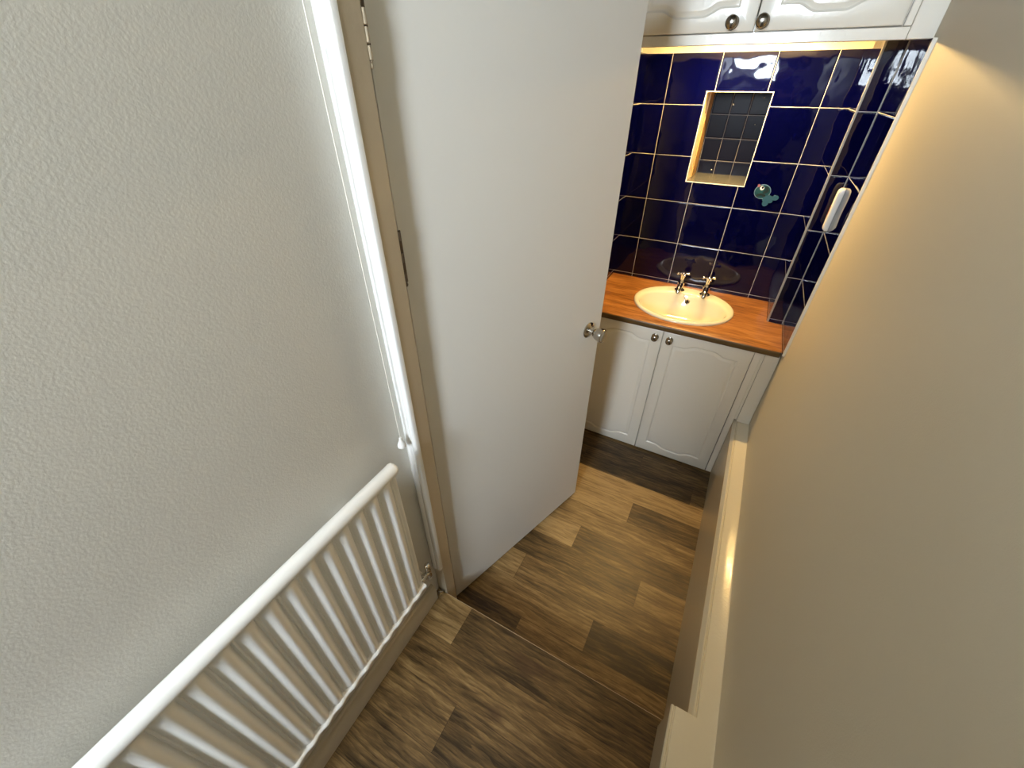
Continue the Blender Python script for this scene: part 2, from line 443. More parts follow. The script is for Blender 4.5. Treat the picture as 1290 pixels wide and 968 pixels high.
# boxing in the right-hand corner, with a metal tile trim on its outer corner
bm = bmesh.new(); box(bm, (0.246, 2.062, ZT), (0.3088, YB, 1.8455))
struct('wall_boxing', bm, M['tile_box'], 'navy tiled pipe boxing in the right corner behind the worktop', 'pipe boxing')
bm = bmesh.new()
box(bm, (0.2442, 2.0600, ZT), (0.2525, 2.0640, 1.8455))
struct('trim_4', bm, M['trim_metal'], 'satin metal tile trim on the outer corner of the pipe boxing', 'tile trim', bevel=0.0015)
bm = bmesh.new(); box(bm, (0.3065, 2.0596, ZT), (0.3092, 2.0621, 1.8455))
struct('trim_5', bm, M['trim_metal'], 'grey sealant line where the pipe boxing meets the right wall tiles', 'sealant line')

# ceiling, landing end wall with the window, right-hand landing wall
bm = bmesh.new(); box(bm, (XL - 0.1, -1.85, CEIL), (1.6, 2.7, CEIL + 0.05))
struct('ceiling', bm, M['ceiling'], 'white ceiling over landing and bathroom', 'ceiling')
WX0, WX1, WZ0, WZ1 = -0.57, -0.02, 1.70, 2.77
bm = bmesh.new()
for a, b in (((XL - 0.1, -1.85, -0.05), (1.6, -1.75, WZ0)), ((XL - 0.1, -1.85, WZ1), (1.6, -1.75, CEIL)), ((XL - 0.1, -1.85, WZ0), (WX0, -1.75, WZ1)), ((WX1, -1.85, WZ0), (1.6, -1.75, WZ1))):
    box(bm, a, b)
struct('wall_rear', bm, M['rear'], 'landing wall with the window behind the viewer', 'wall')
bm = bmesh.new(); box(bm, (1.5, -1.85, -0.05), (1.6, -0.45, CEIL)); box(bm, (XR, -0.55, -0.05), (1.6, -0.45, CEIL))
struct('wall_landing', bm, M['rear'], 'landing wall on the right of the window', 'wall')
wn = empty('window_1', ((WX0 + WX1) / 2, -1.8, WZ0), 'white framed window lighting the landing from behind', 'window', kind='structure')
bm = bmesh.new(); fw = 0.05
for a, b in (((WX0, -1.82, WZ0), (WX1, -1.77, WZ0 + fw)), ((WX0, -1.82, WZ1 - fw), (WX1, -1.77, WZ1)), ((WX0, -1.821, WZ0 - .001), (WX0 + fw, -1.769, WZ1 + .001)),
             ((WX1 - fw, -1.821, WZ0 - .001), (WX1, -1.769, WZ1 + .001)), ((WX0, -1.82, 2.44), (WX1, -1.77, 2.48))):
    box(bm, a, b)
link('window_frame', bm, M['gloss'], wn)
bm = bmesh.new(); quad(bm, (WX0, -1.80, WZ0), (WX1, -1.80, WZ0), (WX1, -1.80, WZ1), (WX0, -1.80, WZ1))
link('window_glass', bm, M['glass'], wn)
bm = bmesh.new(); box(bm, (WX0 - 0.04, -1.76, WZ0 - 0.03), (WX1 + 0.04, -1.68, WZ0))
link('window_sill', bm, M['gloss'], wn, bevel=0.004)

# over-door panel between landing and bathroom
bm = bmesh.new(); box(bm, (XL, 0.545, 2.30), (XR, 0.62, CEIL))
struct('wall_over_door', bm, M['wall'], 'wall panel over the doorway', 'wall')

# door post and architrave on the left
fr = empty('trim_6', (-0.575, 0.56, S), 'cream painted door post with a bright white architrave strip left of the door', 'door frame', kind='structure')
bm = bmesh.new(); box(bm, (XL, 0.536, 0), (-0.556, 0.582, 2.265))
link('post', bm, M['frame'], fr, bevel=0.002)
bm = bmesh.new()
prism(bm, [(XL, 0.536), (XL, 0.529), (-0.590, 0.5235), (-0.583, 0.5205), (-0.576, 0.5205), (-0.5715, 0.5225), (-0.5702, 0.5235), (-0.5690, 0.5225),
           (-0.563, 0.5215), (-0.5565, 0.5225), (-0.5545, 0.5255), (-0.5545, 0.536)], 0.365, 2.06, lambda u, v, t: (u, v, t))
a = link('architrave', bm, M['architrave'], fr, smooth=True, angle=60)
a['label'] = 'bright white gloss architrave strip'
bm = bmesh.new(); box(bm, (XL, 0.536, 2.265), (XR, 0.62, 2.30))
link('head', bm, M['frame'], fr)

# baseboards
def base_prof(x0, x1, z0, z1):
    w = x1 - x0
    return [(x0, z0), (x1, z0), (x1, z1 - 0.022), (x0 + w * .75, z1 - 0.014), (x0 + w * .62, z1 - 0.010), (x0 + w * .55, z1 - 0.003), (x0 + w * .3, z1), (x0, z1)]
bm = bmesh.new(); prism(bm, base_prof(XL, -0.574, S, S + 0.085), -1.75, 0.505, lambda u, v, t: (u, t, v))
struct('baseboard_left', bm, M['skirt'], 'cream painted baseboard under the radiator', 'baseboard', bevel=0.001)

# right-hand deep boarding: near part stands further out, far part is set back and runs to the vanity
def ledge_prof(xf, z0, lip):
    return [(XR, z0), (xf, z0), (xf, ZLEDGE - 0.020), (lip, ZLEDGE - 0.012), (lip + 0.0005, ZLEDGE - 0.004), (lip + 0.003, ZLEDGE - 0.0005), (lip + 0.0065, ZLEDGE - 0.001),
            (lip + 0.0085, ZLEDGE - 0.0045), (lip + 0.0105, ZLEDGE - 0.0045), (lip + 0.012, ZLEDGE), (XR - 0.004, ZLEDGE), (XR, ZLEDGE + 0.003)]
lb = empty('baseboard_right', (0.28, 0.9, S), 'deep glossy cream boarding with a white ledge along the right wall', 'baseboard', kind='structure')
bm = bmesh.new(); prism(bm, ledge_prof(0.213, S, 0.206), -0.55, 0.512, lambda u, v, t: (u, t, v))
link('ledge', bm, M['ledge'], lb, smooth=True, angle=50)
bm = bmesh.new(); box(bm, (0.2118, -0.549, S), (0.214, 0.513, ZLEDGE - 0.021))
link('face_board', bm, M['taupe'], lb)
bm = bmesh.new(); prism(bm, ledge_prof(0.252, 0.0, 0.258), 0.512, 1.90, lambda u, v, t: (u, t, v))
link('ledge', bm, M['ledge'], lb, smooth=True, angle=50)
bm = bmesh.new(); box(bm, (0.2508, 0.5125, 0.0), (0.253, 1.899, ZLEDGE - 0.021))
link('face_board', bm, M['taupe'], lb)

# ================================================================== DOOR
dn = Vector((0.234, 0.722, 0)).normalized()      # along the leaf
dp = Vector((dn.y, -dn.x, 0))                      # out of the visible face
dh = Vector((-0.580, 0.605, 0))
def D(s, o, z): return dh + dn * s + dp * o + Vector((0, 0, z))
door = empty('door_1', D(0, 0, 0.01), 'plain cream flush door standing half open into the bathroom', 'door', kind='structure')
bm = bmesh.new()
for pts in [[D(s, o, z) for s, o in ((0, 0), (0.762, 0), (0.762, -0.035), (0, -0.035))] for z in (0.012, 1.98)]:
    pass
lo = [bm.verts.new(D(s, o, 0.012)) for s, o in ((0.002, 0), (0.762, 0), (0.762, -0.035), (0.002, -0.035))]
hi = [bm.verts.new(D(s, o, 1.98)) for s, o in ((0.002, 0), (0.762, 0), (0.762, -0.035), (0.002, -0.035))]
bm.faces.new(lo); bm.faces.new(hi)
for i in range(4): bm.faces.new((lo[i], lo[(i + 1) % 4], hi[(i + 1) % 4], hi[i]))
link('leaf', bm, M['door'], door, bevel=0.0015)
# knob set: rose, neck, tapering drum
kb = D(0.690, 0, 0.985)
bm = bmesh.new(); lathe(bm, [(0.029, 0), (0.0295, 0.003), (0.027, 0.006), (0.018, 0.0085), (0.0125, 0.010)], kb, dp, 40)
rose = link('rose', bm, M['knob_chrome'], door, smooth=True)
bm = bmesh.new(); lathe(bm, [(0.0125, 0.009), (0.010, 0.016), (0.0098, 0.024), (0.0125, 0.028), (0.0165, 0.031), (0.0205, 0.038), (0.0240, 0.050), (0.0250, 0.062), (0.0240, 0.0655), (0.0215, 0.0668), (0.0205, 0.0662), (0, 0.066)], kb, dp, 40)
link('door_handle', bm, M['knob_chrome'], door, smooth=True, angle=35)
# hinges
def hinge(zc, bare):
    hx, hy = -0.5595, 0.5855
    h = bpy.data.objects.new('hinge', None); COL.objects.link(h); h.parent = door
    h.matrix_parent_inverse = parent_world(door).inverted(); h.location = (hx, hy, zc)
    h.empty_display_size = 0.02
    kn = ((-0.050, -0.032), (-0.030, -0.011), (-0.0095, 0.0095), (0.011, 0.030), (0.032, 0.050))
    bm = bmesh.new()
    for i, (a, b) in enumerate(kn):
        if bare and i in (1, 3): continue
        if not bare and i == 3: continue
        lathe(bm, [(0.0035, a), (0.0048, a + 0.001), (0.0048, b - 0.001), (0.0035, b)], (hx, hy, zc), (0, 0, 1), 16)
    lathe(bm, [(0.003, -0.060), (0.0042, -0.056), (0.003, -0.0525), (0.0042, -0.0505)], (hx, hy, zc), (0, 0, 1), 12)
    link('knuckles', bm, M['rust'] if bare else M['frame'], h, smooth=True)
    bm = bmesh.new(); box(bm, (hx - 0.001, hy - 0.0035, zc - 0.050), (hx + 0.0008, hy + 0.006, zc + 0.050))
    link('leaf_plate', bm, M['rust'], h)
hinge(1.775, False)
hinge(1.425, True)

# ================================================================== RADIATOR
rad = empty('radiator', (-0.545, -0.1, S), 'white ribbed panel radiator with a round top rail under the pull cord', 'radiator')
RX, RY0, RY1, RZ0, RZ1 = -0.535, -0.78, 0.432, 0.452, 0.975
P = 0.043
def flute(y):
    t = ((y - 0.3935) / P + 0.5) % 1.0          # rib crest at t = .5
    c = abs(t - 0.5) * 2
    if c > 0.86: return -0.0105 + 0.0045 * min(1, (c - 0.86) / 0.08)    # raised bead down the middle of the valley
    return -0.0105 + 0.0125 * (0.5 + 0.5 * math.cos(PI * c / 0.86)) ** 0.55
bm = bmesh.new()
ny = 28 * 24; zz = [RZ0, RZ0 + .006, RZ0 + .014, RZ0 + .026, RZ0 + .045, RZ1 - .045, RZ1 - .028, RZ1 - .016, RZ1 - .006, RZ1]
amp = [0.75, 0.8, 0.9, 0.97, 1, 1, 0.95, .72, .4, .15]
grid = []
for i in range(ny + 1):
    y = RY0 + (RY1 - RY0) * i / ny
    e = min(1, min(y - RY0, RY1 - y) / 0.012)
    row = []
    for z, a in zip(zz, amp):
        f = flute(y); f = -0.0105 + (f + 0.0105) * a * e
        row.append(bm.verts.new((RX + f, y, z)))
    grid.append(row)
for A, B in zip(grid, grid[1:]):
    for k in range(len(zz) - 1): bm.faces.new((A[k], B[k], B[k + 1], A[k + 1]))
# back sheet and edges
bk = [[bm.verts.new((RX - 0.024, y, z)) for z in (RZ0, RZ1)] for y in (RY0, RY1)]
bm.faces.new((bk[0][0], bk[0][1], bk[1][1], bk[1][0]))
bm.faces.new([grid[-1][k] for k in range(len(zz))] + [bk[1][1], bk[1][0]])
bm.faces.new([grid[0][k] for k in range(len(zz))][::-1] + [bk[0][0], bk[0][1]])
link('ribbed_panel', bm, M['rad'], rad, smooth=True, angle=60)
# top rail: rounded tube
bm = bmesh.new()
tr = [(0.016 * math.cos(a), 0.017 * math.sin(a)) for a in [2 * PI * i / 28 for i in range(28)]]
def rail(y, k): return [bm.verts.new((RX - 0.004 + u * k, y, 0.985 + v * k)) for u, v in tr]
rings = [rail(RY0, .8), rail(RY0 + .004, 1), rail(RY1 - 0.009, 1), rail(RY1 - 0.004, .93), rail(RY1 - .002, .8)]
for A, B in zip(rings, rings[1:]):
    for k in range(28): bm.faces.new((A[k], A[(k + 1) % 28], B[(k + 1) % 28], B[k]))
bm.faces.new(rings[0]); bm.faces.new(rings[-1])
link('top_rail', bm, M['rad'], rad, smooth=True, angle=50)
# bottom seam follows the ribs
bm = bmesh.new(); prev = None
for i in range(ny // 2 + 1):
    y = RY0 + (RY1 - RY0) * i / (ny // 2)
    f = RX + 0.0040 + 0.0016 * math.cos(2 * PI * (y - 0.3935) / P)
    cur = [bm.verts.new(p) for p in ((f - 0.022, y, RZ0 - 0.015), (f - .004, y, RZ0 - 0.015), (f, y, RZ0 - .011), (f, y, RZ0 - 0.006), (f - .004, y, RZ0 + 0.000), (f - 0.022, y, RZ0 + 0.005))]
    if prev:
        for k in range(6): bm.faces.new((prev[k], cur[k], cur[(k + 1) % 6], prev[(k + 1) % 6]))
    else: bm.faces.new(cur[::-1])
    prev = cur
bm.faces.new(prev)
link('bottom_seam', bm, M['rad'], rad, smooth=True, angle=60)
# wall brackets
for y in (0.30, -0.45):
    bm = bmesh.new(); box(bm, (XL + 0.0005, y, 0.50), (RX - 0.023, y + 0.03, 0.93))
    link('bracket', bm, M['rad'], rad)
# valve
vx, vy, vz = -0.548, 0.466, 0.462
vl = bpy.data.objects.new('valve', None); COL.objects.link(vl); vl.parent = rad
vl.matrix_parent_inverse = parent_world(rad).inverted(); vl.location = (vx, vy, vz); vl.empty_display_size = 0.02
bm = bmesh.new(); lathe(bm, [(0.0075, -0.030), (0.010, -0.028), (0.010, -0.012), (0.0085, -0.010), (0.0085, 0.010), (0.0105, 0.012), (0.0105, 0.016)], (vx, vy, vz), (0, 0, 1), 6)
lathe(bm, [(0.0085, -0.002), (0.0085, 0.012), (0.0115, 0.013), (0.0115, 0.024), (0.008, 0.025), (0.008, 0.036)], (vx, vy, vz - 0.002), (0, -1, 0), 6)
link('valve_body', bm, M['chrome'], vl, bevel=0.0008)
bm = bmesh.new(); lathe(bm, [(0.0095, 0.016), (0.0105, 0.018), (0.0105, 0.030), (0.009, 0.036), (0.005, 0.039), (0, 0.0395)], (vx, vy, vz), (0, 0, 1), 20)
link('valve_cap', bm, M['chrome'], vl, smooth=True)
bm = bmesh.new(); tube(bm, [(vx, vy, vz - 0.026), (vx, vy, vz - 0.040), (vx - .006, vy, vz - .050), (vx - .018, vy, vz - .054), (XL - 0.004, vy, vz - .054)], 0.0065, 14)
link('pipe', bm, M['rad'], vl, smooth=True)
# stub of pipe in the gap by the door post
bm = bmesh.new(); tube(bm, [(-0.566, 0.520, S + 0.0), (-0.566, 0.520, S + 0.022), (-0.572, 0.512, S + 0.030)], 0.005, 12)
tag(link('pipe_stub', bm, M['chrome'], None, smooth=True), 'short metal pipe stub in the gap between baseboard end and door post', 'pipe')

# ================================================================== PULL CORD
pc = empty('pull_cord', (-0.574, 0.497, 1.0), 'white light pull cord with an acorn end hanging beside the architrave', 'pull cord')
bm = bmesh.new(); tube(bm, [(-0.574, 0.497, CEIL - 0.03), (-0.574, 0.4975, 1.8), (-0.574, 0.497, 1.4), (-0.574, 0.496, 1.0)], 0.0011, 8)
link('cord', bm, M['cord'], pc, smooth=True)
bm = bmesh.new(); lathe(bm, [(0.002, 0.020), (0.0035, 0.019), (0.004, 0.012), (0.0075, 0.004), (0.0108, -0.004), (0.0108, -0.009), (0.008, -0.0125), (0, -0.014)], (-0.574, 0.496, 0.988), (0, 0, 1), 24)
link('acorn', bm, M['plastic'], pc, smooth=True)
bm = bmesh.new(); lathe(bm, [(0.038, 0), (0.040, -0.006), (0.036, -0.028), (0.012, -0.034), (0.006, -0.036)], (-0.556, 0.480, CEIL), (0, 0, 1), 28)
link('ceiling_switch', bm, M['plastic'], pc, smooth=True)

# ================================================================== CABINET DOORS
def outline(w, h, mx, mz, arch, n=26, top=True, bot=True):
    """panel outline inside a w x h door, counter-clockwise from lower left; edges bow outwards in the middle"""
    def wave(t):
        if t < 0.16 or t > 0.84: return 0.0
        k = (t - 0.16) / 0.68; k = min(k, 1 - k) * 2
        k = min(1, k / 0.62)
        return arch * (0.5 - 0.5 * math.cos(PI * k))
    pts = []
    x0, x1, z0, z1 = mx, w - mx, mz, h - mz
    for i in range(n): t = i / n; pts.append((x0 + (x1 - x0) * t, z0 - (wave(t) if bot else 0)))
    for i in range(n): t = i / n; pts.append((x1, z0 + (z1 - z0) * t))
    for i in range(n): t = i / n; pts.append((x1 + (x0 - x1) * t, z1 + (wave(t) if top else 0)))
    for i in range(n): t = i / n; pts.append((x0, z1 + (z0 - z1) * t))
    return pts

def rect(w, h, n=26):
    return ([(w * i / n, 0) for i in range(n)] + [(w, h * i / n) for i in range(n)] + [(w - w * i / n, h) for i in range(n)] + [(0, h - h * i / n) for i in range(n)])

def panel_door(x0, z0, w, h, yf, parent, th=0.019, arch=0.020, mx=0.050, mz=0.062):
    bm = bmesh.new(); n = 26
    def inn(d): return outline(w, h, mx + d, mz + d, arch, n)
    base = outline(w, h, mx, mz, arch, n)
    def ins(d): return [(d + (w - 2 * d) * u / w, d + (h - 2 * d) * v / h) for u, v in rect(w, h, n)]
    rings = [(rect(w, h, n), th), (rect(w, h, n), 0.004), (ins(0.0015), 0.0015), (ins(0.005), 0.0), (base, 0.0), (inn(0.003), 0.0035), (inn(0.006), 0.0050), (inn(0.010), 0.0045), (inn(0.017), 0.0012), (inn(0.019), 0.0010), (inn(0.023), 0.0010)]
    V = [[bm.verts.new((x0 + u, yf + d, z0 + v)) for u, v in r] for r, d in rings]
    N = 4 * n
    for A, B in zip(V, V[1:]):
        for i in range(N): bm.faces.new((A[i], A[(i + 1) % N], B[(i + 1) % N], B[i]))
    L = V[-1]
    for i in range(n):                       # bottom edge i meets top edge 3n - i
        A, B = L[i], L[i + 1] if i + 1 < n else L[n]
        C_, D_ = L[(3 * n - i - 1)], L[(3 * n - i) % N] if i else L[3 * n]
        if i == 0: bm.faces.new([L[0], L[1], L[3 * n - 1], L[3 * n]] + [L[k] for k in range(3 * n + 1, 4 * n)])
        elif i == n - 1: bm.faces.new([L[n - 1]] + [L[k] for k in range(n, 2 * n + 1)] + [L[2 * n + 1]])
        else: bm.faces.new((A, B, C_, D_))
    bm.faces.new(V[0][::-1])
    return link('door', bm, M['cab'], parent, smooth=True, angle=28)

def cab_knob(x, z, yf, parent, k=1.0):
    bm = bmesh.new()
    lathe(bm, [(0.0165, 0.0), (0.0165, 0.0015), (0.0125, 0.003), (0.0065, 0.005), (0.006, 0.012), (0.0095, 0.0165), (0.0145, 0.019), (0.0158, 0.022), (0.0148, 0.0255), (0.010, 0.0285), (0.0, 0.030)], (x, yf, z), (0, -1, 0), 32)
    bmesh.ops.scale(bm, vec=(k, k, k), space=Matrix.Translation((-x, -yf, -z)), verts=bm.verts[:])
    return link('knob', bm, M['pewter'], parent, smooth=True, angle=50)

# ---- vanity unit
van = empty('vanity_cabinet', (-0.13, 2.05, 0.0), 'white panelled double-door vanity cabinet under the wooden worktop', 'cabinet')
bm = bmesh.new()
box(bm, (-0.565, YC + 0.0195, 0.005), (-0.547, 2.30, ZT - 0.031)); box(bm, (0.224, YC + 0.0195, 0.005), (0.242, 2.30, ZT - 0.031))
box(bm, (-0.547, YC + 0.0195, 0.012), (0.224, 2.30, 0.03)); box(bm, (-0.547, YC + 0.0195, ZT - 0.075), (0.224, YC + 0.0375, ZT - 0.031))
box(bm, (-0.547, 2.285, 0.03), (0.224, 2.30, ZT - 0.031)); box(bm, (-0.17, YC + 0.0195, 0.03), (-0.155, YC + 0.0375, ZT - 0.075))
link('carcass', bm, M['cab'], van)
d1 = panel_door(-0.545, 0.008, 0.380, 0.757, YC, van)
d2 = panel_door(-0.162, 0.008, 0.382, 0.757, YC, van)
cab_knob(-0.197, 0.728, YC, d1); cab_knob(-0.130, 0.728, YC, d2)
bm = bmesh.new(); box(bm, (0.2225, YC + 0.006, 0.004), (0.2505, YC + 0.019, ZT - 0.031))
link('side_stile', bm, M['cab'], van, bevel=0.002)
bm = bmesh.new(); box(bm, (0.262, YC - 0.004, ZLEDGE + 0.002), (0.3165, YC + 0.03, ZT - 0.031)); box(bm, (0.2507, YC + 0.010, ZLEDGE + 0.002), (0.262, YC + 0.03, ZT - 0.031))
link('filler_panel', bm, M['cab'], van, bevel=0.002)

# ---- worktop with the basin cut-out
BCX, BCY, BRX, BRY = -0.134, 2.050, 0.237, 0.212
poly = [(-0.5655, 1.786), (0.3085, 1.786), (0.3085, 2.0615), (0.2450, 2.0615), (0.2450, 2.3055), (-0.5655, 2.3055)]
def ray_poly(a):
    d = Vector((math.cos(a), math.sin(a))); best = None
    for i in range(len(poly)):
        p = Vector(poly[i]) - Vector((BCX, BCY)); q = Vector(poly[(i + 1) % len(poly)]) - Vector((BCX, BCY)); e = q - p
        den = d.x * e.y - d.y * e.x
        if abs(den) < 1e-9: continue
        t = (p.x * e.y - p.y * e.x) / den; s = (p.x * d.y - p.y * d.x) / den
        if t > 0 and -1e-6 <= s <= 1 + 1e-6 and (best is None or t < best): best = t
    return (BCX + d.x * best, BCY + d.y * best)
angs = [(2 * PI * i / 120, None) for i in range(120)] + [(math.atan2(y - BCY, x - BCX) % (2 * PI), (x, y)) for x, y in poly]
angs.sort(key=lambda t: t[0])
bm = bmesh.new()
def wring(z, k=None, off=0.0):
    out = []
    for a, c in angs:
        if k is None:
            x, y = c if c else ray_poly(a)
            if y < 1.80: y += off
        else: x, y = BCX + BRX * k * math.cos(a), BCY + BRY * k * math.sin(a)
        out.append(bm.verts.new((x, y, z)))
    return out
rings = [wring(ZT - 0.030, 0.93), wring(ZT - 0.030, None, 0.004), wring(ZT - 0.027, None, 0.001), wring(ZT - 0.022, None, 0), wring(ZT - 0.008, None, 0), wring(ZT - 0.003, None, 0.002), wring(ZT, None, 0.007), wring(ZT, 0.93)]
rings.append(rings[0])
for A, B in zip(rings, rings[1:]):
    for i in range(len(A)): bm.faces.new((A[i], A[(i + 1) % len(A)], B[(i + 1) % len(A)], B[i]))
bm.normal_update()
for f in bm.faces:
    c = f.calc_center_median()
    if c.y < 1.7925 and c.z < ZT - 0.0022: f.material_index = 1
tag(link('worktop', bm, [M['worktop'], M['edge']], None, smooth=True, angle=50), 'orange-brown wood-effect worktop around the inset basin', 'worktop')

# ---- basin
bas = empty('washbasin', (BCX, BCY, ZT), 'cream oval inset washbasin in the wooden worktop', 'washbasin')
bm = bmesh.new(); NS = 96
def bring(rx, ry, cy, z): return [bm.verts.new((BCX + rx * math.cos(2 * PI * i / NS), cy + ry * math.sin(2 * PI * i / NS), z)) for i in range(NS)]
R = [(.237, .212, 0, .0005), (.2375, .2125, 0, .005), (.235, .210, 0, .0095), (.229, .204, 0, .0125), (.222, .197, -.002, .0130), (.214, .172, -.020, .0118), (.208, .164, -.024, .008), (.204, .159, -.025, .001),
     (.200, .155, -.025, -.012), (.192, .147, -.025, -.040), (.176, .132, -.025, -.072), (.145, .105, -.025, -.100), (.095, .068, -.025, -.118), (.045, .034, -.025, -.1255), (.021, .021, -.025, -.128)]
rings = [bring(rx, ry, BCY + dy, ZT + z) for rx, ry, dy, z in R]
out = [(.021, .021, -.025, -.136), (.10, .075, -.025, -.128), (.152, .112, -.025, -.108), (.184, .140, -.025, -.078), (.200, .155, -.025, -.044), (.208, .163, -.025, -.012), (.214, .185, -.01, .0003)]
rings += [bring(rx, ry, BCY + dy, ZT + z) for rx, ry, dy, z in out]
rings.append(rings[0])
for A, B in zip(rings, rings[1:]):
    for i in range(NS): bm.faces.new((A[i], A[(i + 1) % NS], B[(i + 1) % NS], B[i]))
link('bowl', bm, M['basin'], bas, smooth=True, angle=70)
bm = bmesh.new(); lathe(bm, [(0.0215, 0.0), (0.0235, 0.003), (0.021, 0.0045), (0.015, 0.003), (0.013, 0.001), (0, 0.001)], (BCX, BCY - 0.025, ZT - 0.1275), (0, 0, 1), 28)
link('waste', bm, M['chrome'], bas, smooth=True)
on = Vector((0, -1, 0.30)).normalized(); oc = Vector((-0.122, BCY - 0.025 + 0.149, ZT - 0.030))
bm = bmesh.new(); lathe(bm, [(0.0125, -0.003), (0.0128, 0.0022), (0.011, 0.004), (0.0085, 0.003), (0.0075, 0.001)], oc, on, 24)
ov = link('overflow', bm, M['chrome'], bas, smooth=True)
bm = bmesh.new(); lathe(bm, [(0.0072, 0.0), (0.0072, 0.0016), (0, 0.0016)], oc, on, 20)
link('overflow_hole', bm, M['dark'], ov)
bm = bmesh.new()
ca, cb = Vector((-0.150, 2.178, ZT + 0.014)), oc + on * 0.005
tube(bm, [ca.lerp(cb, t) - Vector((0, 0, 0.012 * math.sin(PI * t))) for t in [i / 8 for i in range(9)]], 0.0012, 6)
link('chain', bm, M['pewter'], bas, smooth=True)

# ---- two pillar taps
def make_tap(x, y, label):
    z = ZT + 0.0125; k0 = 0
    t = empty('tap', (x, y, z), label, 'tap', 'pillar taps on the basin')
    bm = bmesh.new()
    lathe(bm, [(0.0215, 0), (0.0215, 0.003), (0.017, 0.006), (0.0135, 0.010), (0.0128, 0.026), (0.0150, 0.030), (0.0155, 0.038), (0.0135, 0.043), (0.0095, 0.047)], (x, y, z), (0, 0, 1), 28)
    link('body', bm, M['chrome'], t, smooth=True, angle=45)
    bm = bmesh.new()
    pts = [(x, y - 0.004, z + 0.030), (x, y - 0.025, z + 0.032), (x, y - 0.045, z + 0.032), (x, y - 0.058, z + 0.028), (x, y - 0.064, z + 0.018), (x, y - 0.065, z + 0.010)]
    tube(bm, pts, [0.0115, 0.0108, 0.0100, 0.0098, 0.0096, 0.0098], 18)
    link('spout', bm, M['chrome'], t, smooth=True, angle=50)
    bm = bmesh.new()
    lathe(bm, [(0.0095, 0.046), (0.0085, 0.050), (0.0085, 0.062), (0.0105, 0.064), (0.0108, 0.072), (0.008, 0.074)], (x, y, z), (0, 0, 1), 20)
    link('stem', bm, M['chrome'], t, smooth=True, angle=45)
    bm = bmesh.new(); a0 = 0.35
    lathe(bm, [(0.009, 0.072), (0.0095, 0.074), (0.0095, 0.080), (0.006, 0.083), (0, 0.0835)], (x, y, z), (0, 0, 1), 20)
    for k in range(4):
        a = a0 + k * PI / 2; d = Vector((math.cos(a), math.sin(a), 0))
        lathe(bm, [(0.0042, 0.006), (0.0034, 0.013), (0.0046, 0.018), (0.0062, 0.022), (0.0058, 0.026), (0.003, 0.0285), (0, 0.029)], Vector((x, y, z + 0.077)), d, 12)
    link('cross_handle', bm, M['chrome'], t, smooth=True, angle=50)
    for c in t.children:                     # a little over-size, like the real pair
        for v in c.data.vertices:
            v.co = Vector((x, y, z)) + (v.co - Vector((x, y, z))) * 1.18
    return t
make_tap(-0.177, 2.203, 'left chrome cross-head tap at the back of the cream basin')
make_tap(-0.052, 2.203, 'right chrome cross-head tap at the back of the cream basin')

# ================================================================== WALL CABINET
WCZ, WCY = 1.796, 1.800
wc = empty('wall_cabinet', (-0.13, 2.05, WCZ), 'white panelled double-door wall cabinet above the navy tiles', 'wall cabinet')
bm = bmesh.new()
box(bm, (-0.565, WCY + 0.0185, 1.846), (0.3085, 2.300, 1.862)); box(bm, (-0.565, WCY + 0.019, 2.42), (0.300, 2.300, 2.44))
box(bm, (-0.565, WCY + 0.019, 1.862), (-0.547, 2.300, 2.42)); box(bm, (0.235, WCY + 0.019, 1.862), (0.253, 2.300, 2.42))
box(bm, (-0.547, 2.285, 1.862), (0.235, 2.300, 2.42))
link('carcass', bm, M['cab'], wc)
bm = bmesh.new(); box(bm, (-0.565, WCY, WCZ), (0.2575, WCY + 0.019, 1.8235)); box(bm, (0.2575, WCY + 0.0185, WCZ), (0.3179, WCY + 0.030, 1.862))
box(bm, (-0.565, WCY + 0.0192, WCZ + 0.002), (0.2575, WCY + 0.030, 1.8455))
link('bottom_rail', bm, M['cab'], wc, bevel=0.0015)
w1 = panel_door(-0.520, 1.826, 0.388, 0.59, WCY - 0.006, wc, mx=0.052, mz=0.056)
w2 = panel_door(-0.1285, 1.826, 0.365, 0.59, WCY - 0.006, wc, mx=0.052, mz=0.056)
cab_knob(-0.196, 1.848, WCY - 0.006, w1, 1.14); cab_knob(-0.1115, 1.848, WCY - 0.006, w2, 1.14)
bm = bmesh.new(); box(bm, (0.2405, WCY - 0.002, 1.8245), (0.2575, WCY + 0.018, 2.44))
link('side_stile', bm, M['cab'], wc, bevel=0.002)
bm = bmesh.new(); box(bm, (0.258, WCY - 0.004, WCZ), (0.3179, WCY + 0.0184, 2.44))
link('filler_panel', bm, M['cab'], wc, bevel=0.002)

# strip light under the wall cabinet, tucked up behind its bottom rail
sl = empty('strip_light', (-0.13, 2.10, 1.845), 'warm strip light hidden under the wall cabinet', 'light')
bm = bmesh.new(); box(bm, (-0.36, 2.075, 1.838), (0.10, 2.125, 1.8458))
link('housing', bm, M['plastic'], sl)
bm = bmesh.new()
prism(bm, [(2.085, 1.838), (2.088, 1.831), (2.100, 1.828), (2.112, 1.831), (2.115, 1.838)], -0.35, 0.09, lambda u, v, t: (t, u, v))
link('diffuser', bm, M['lamp'], sl)

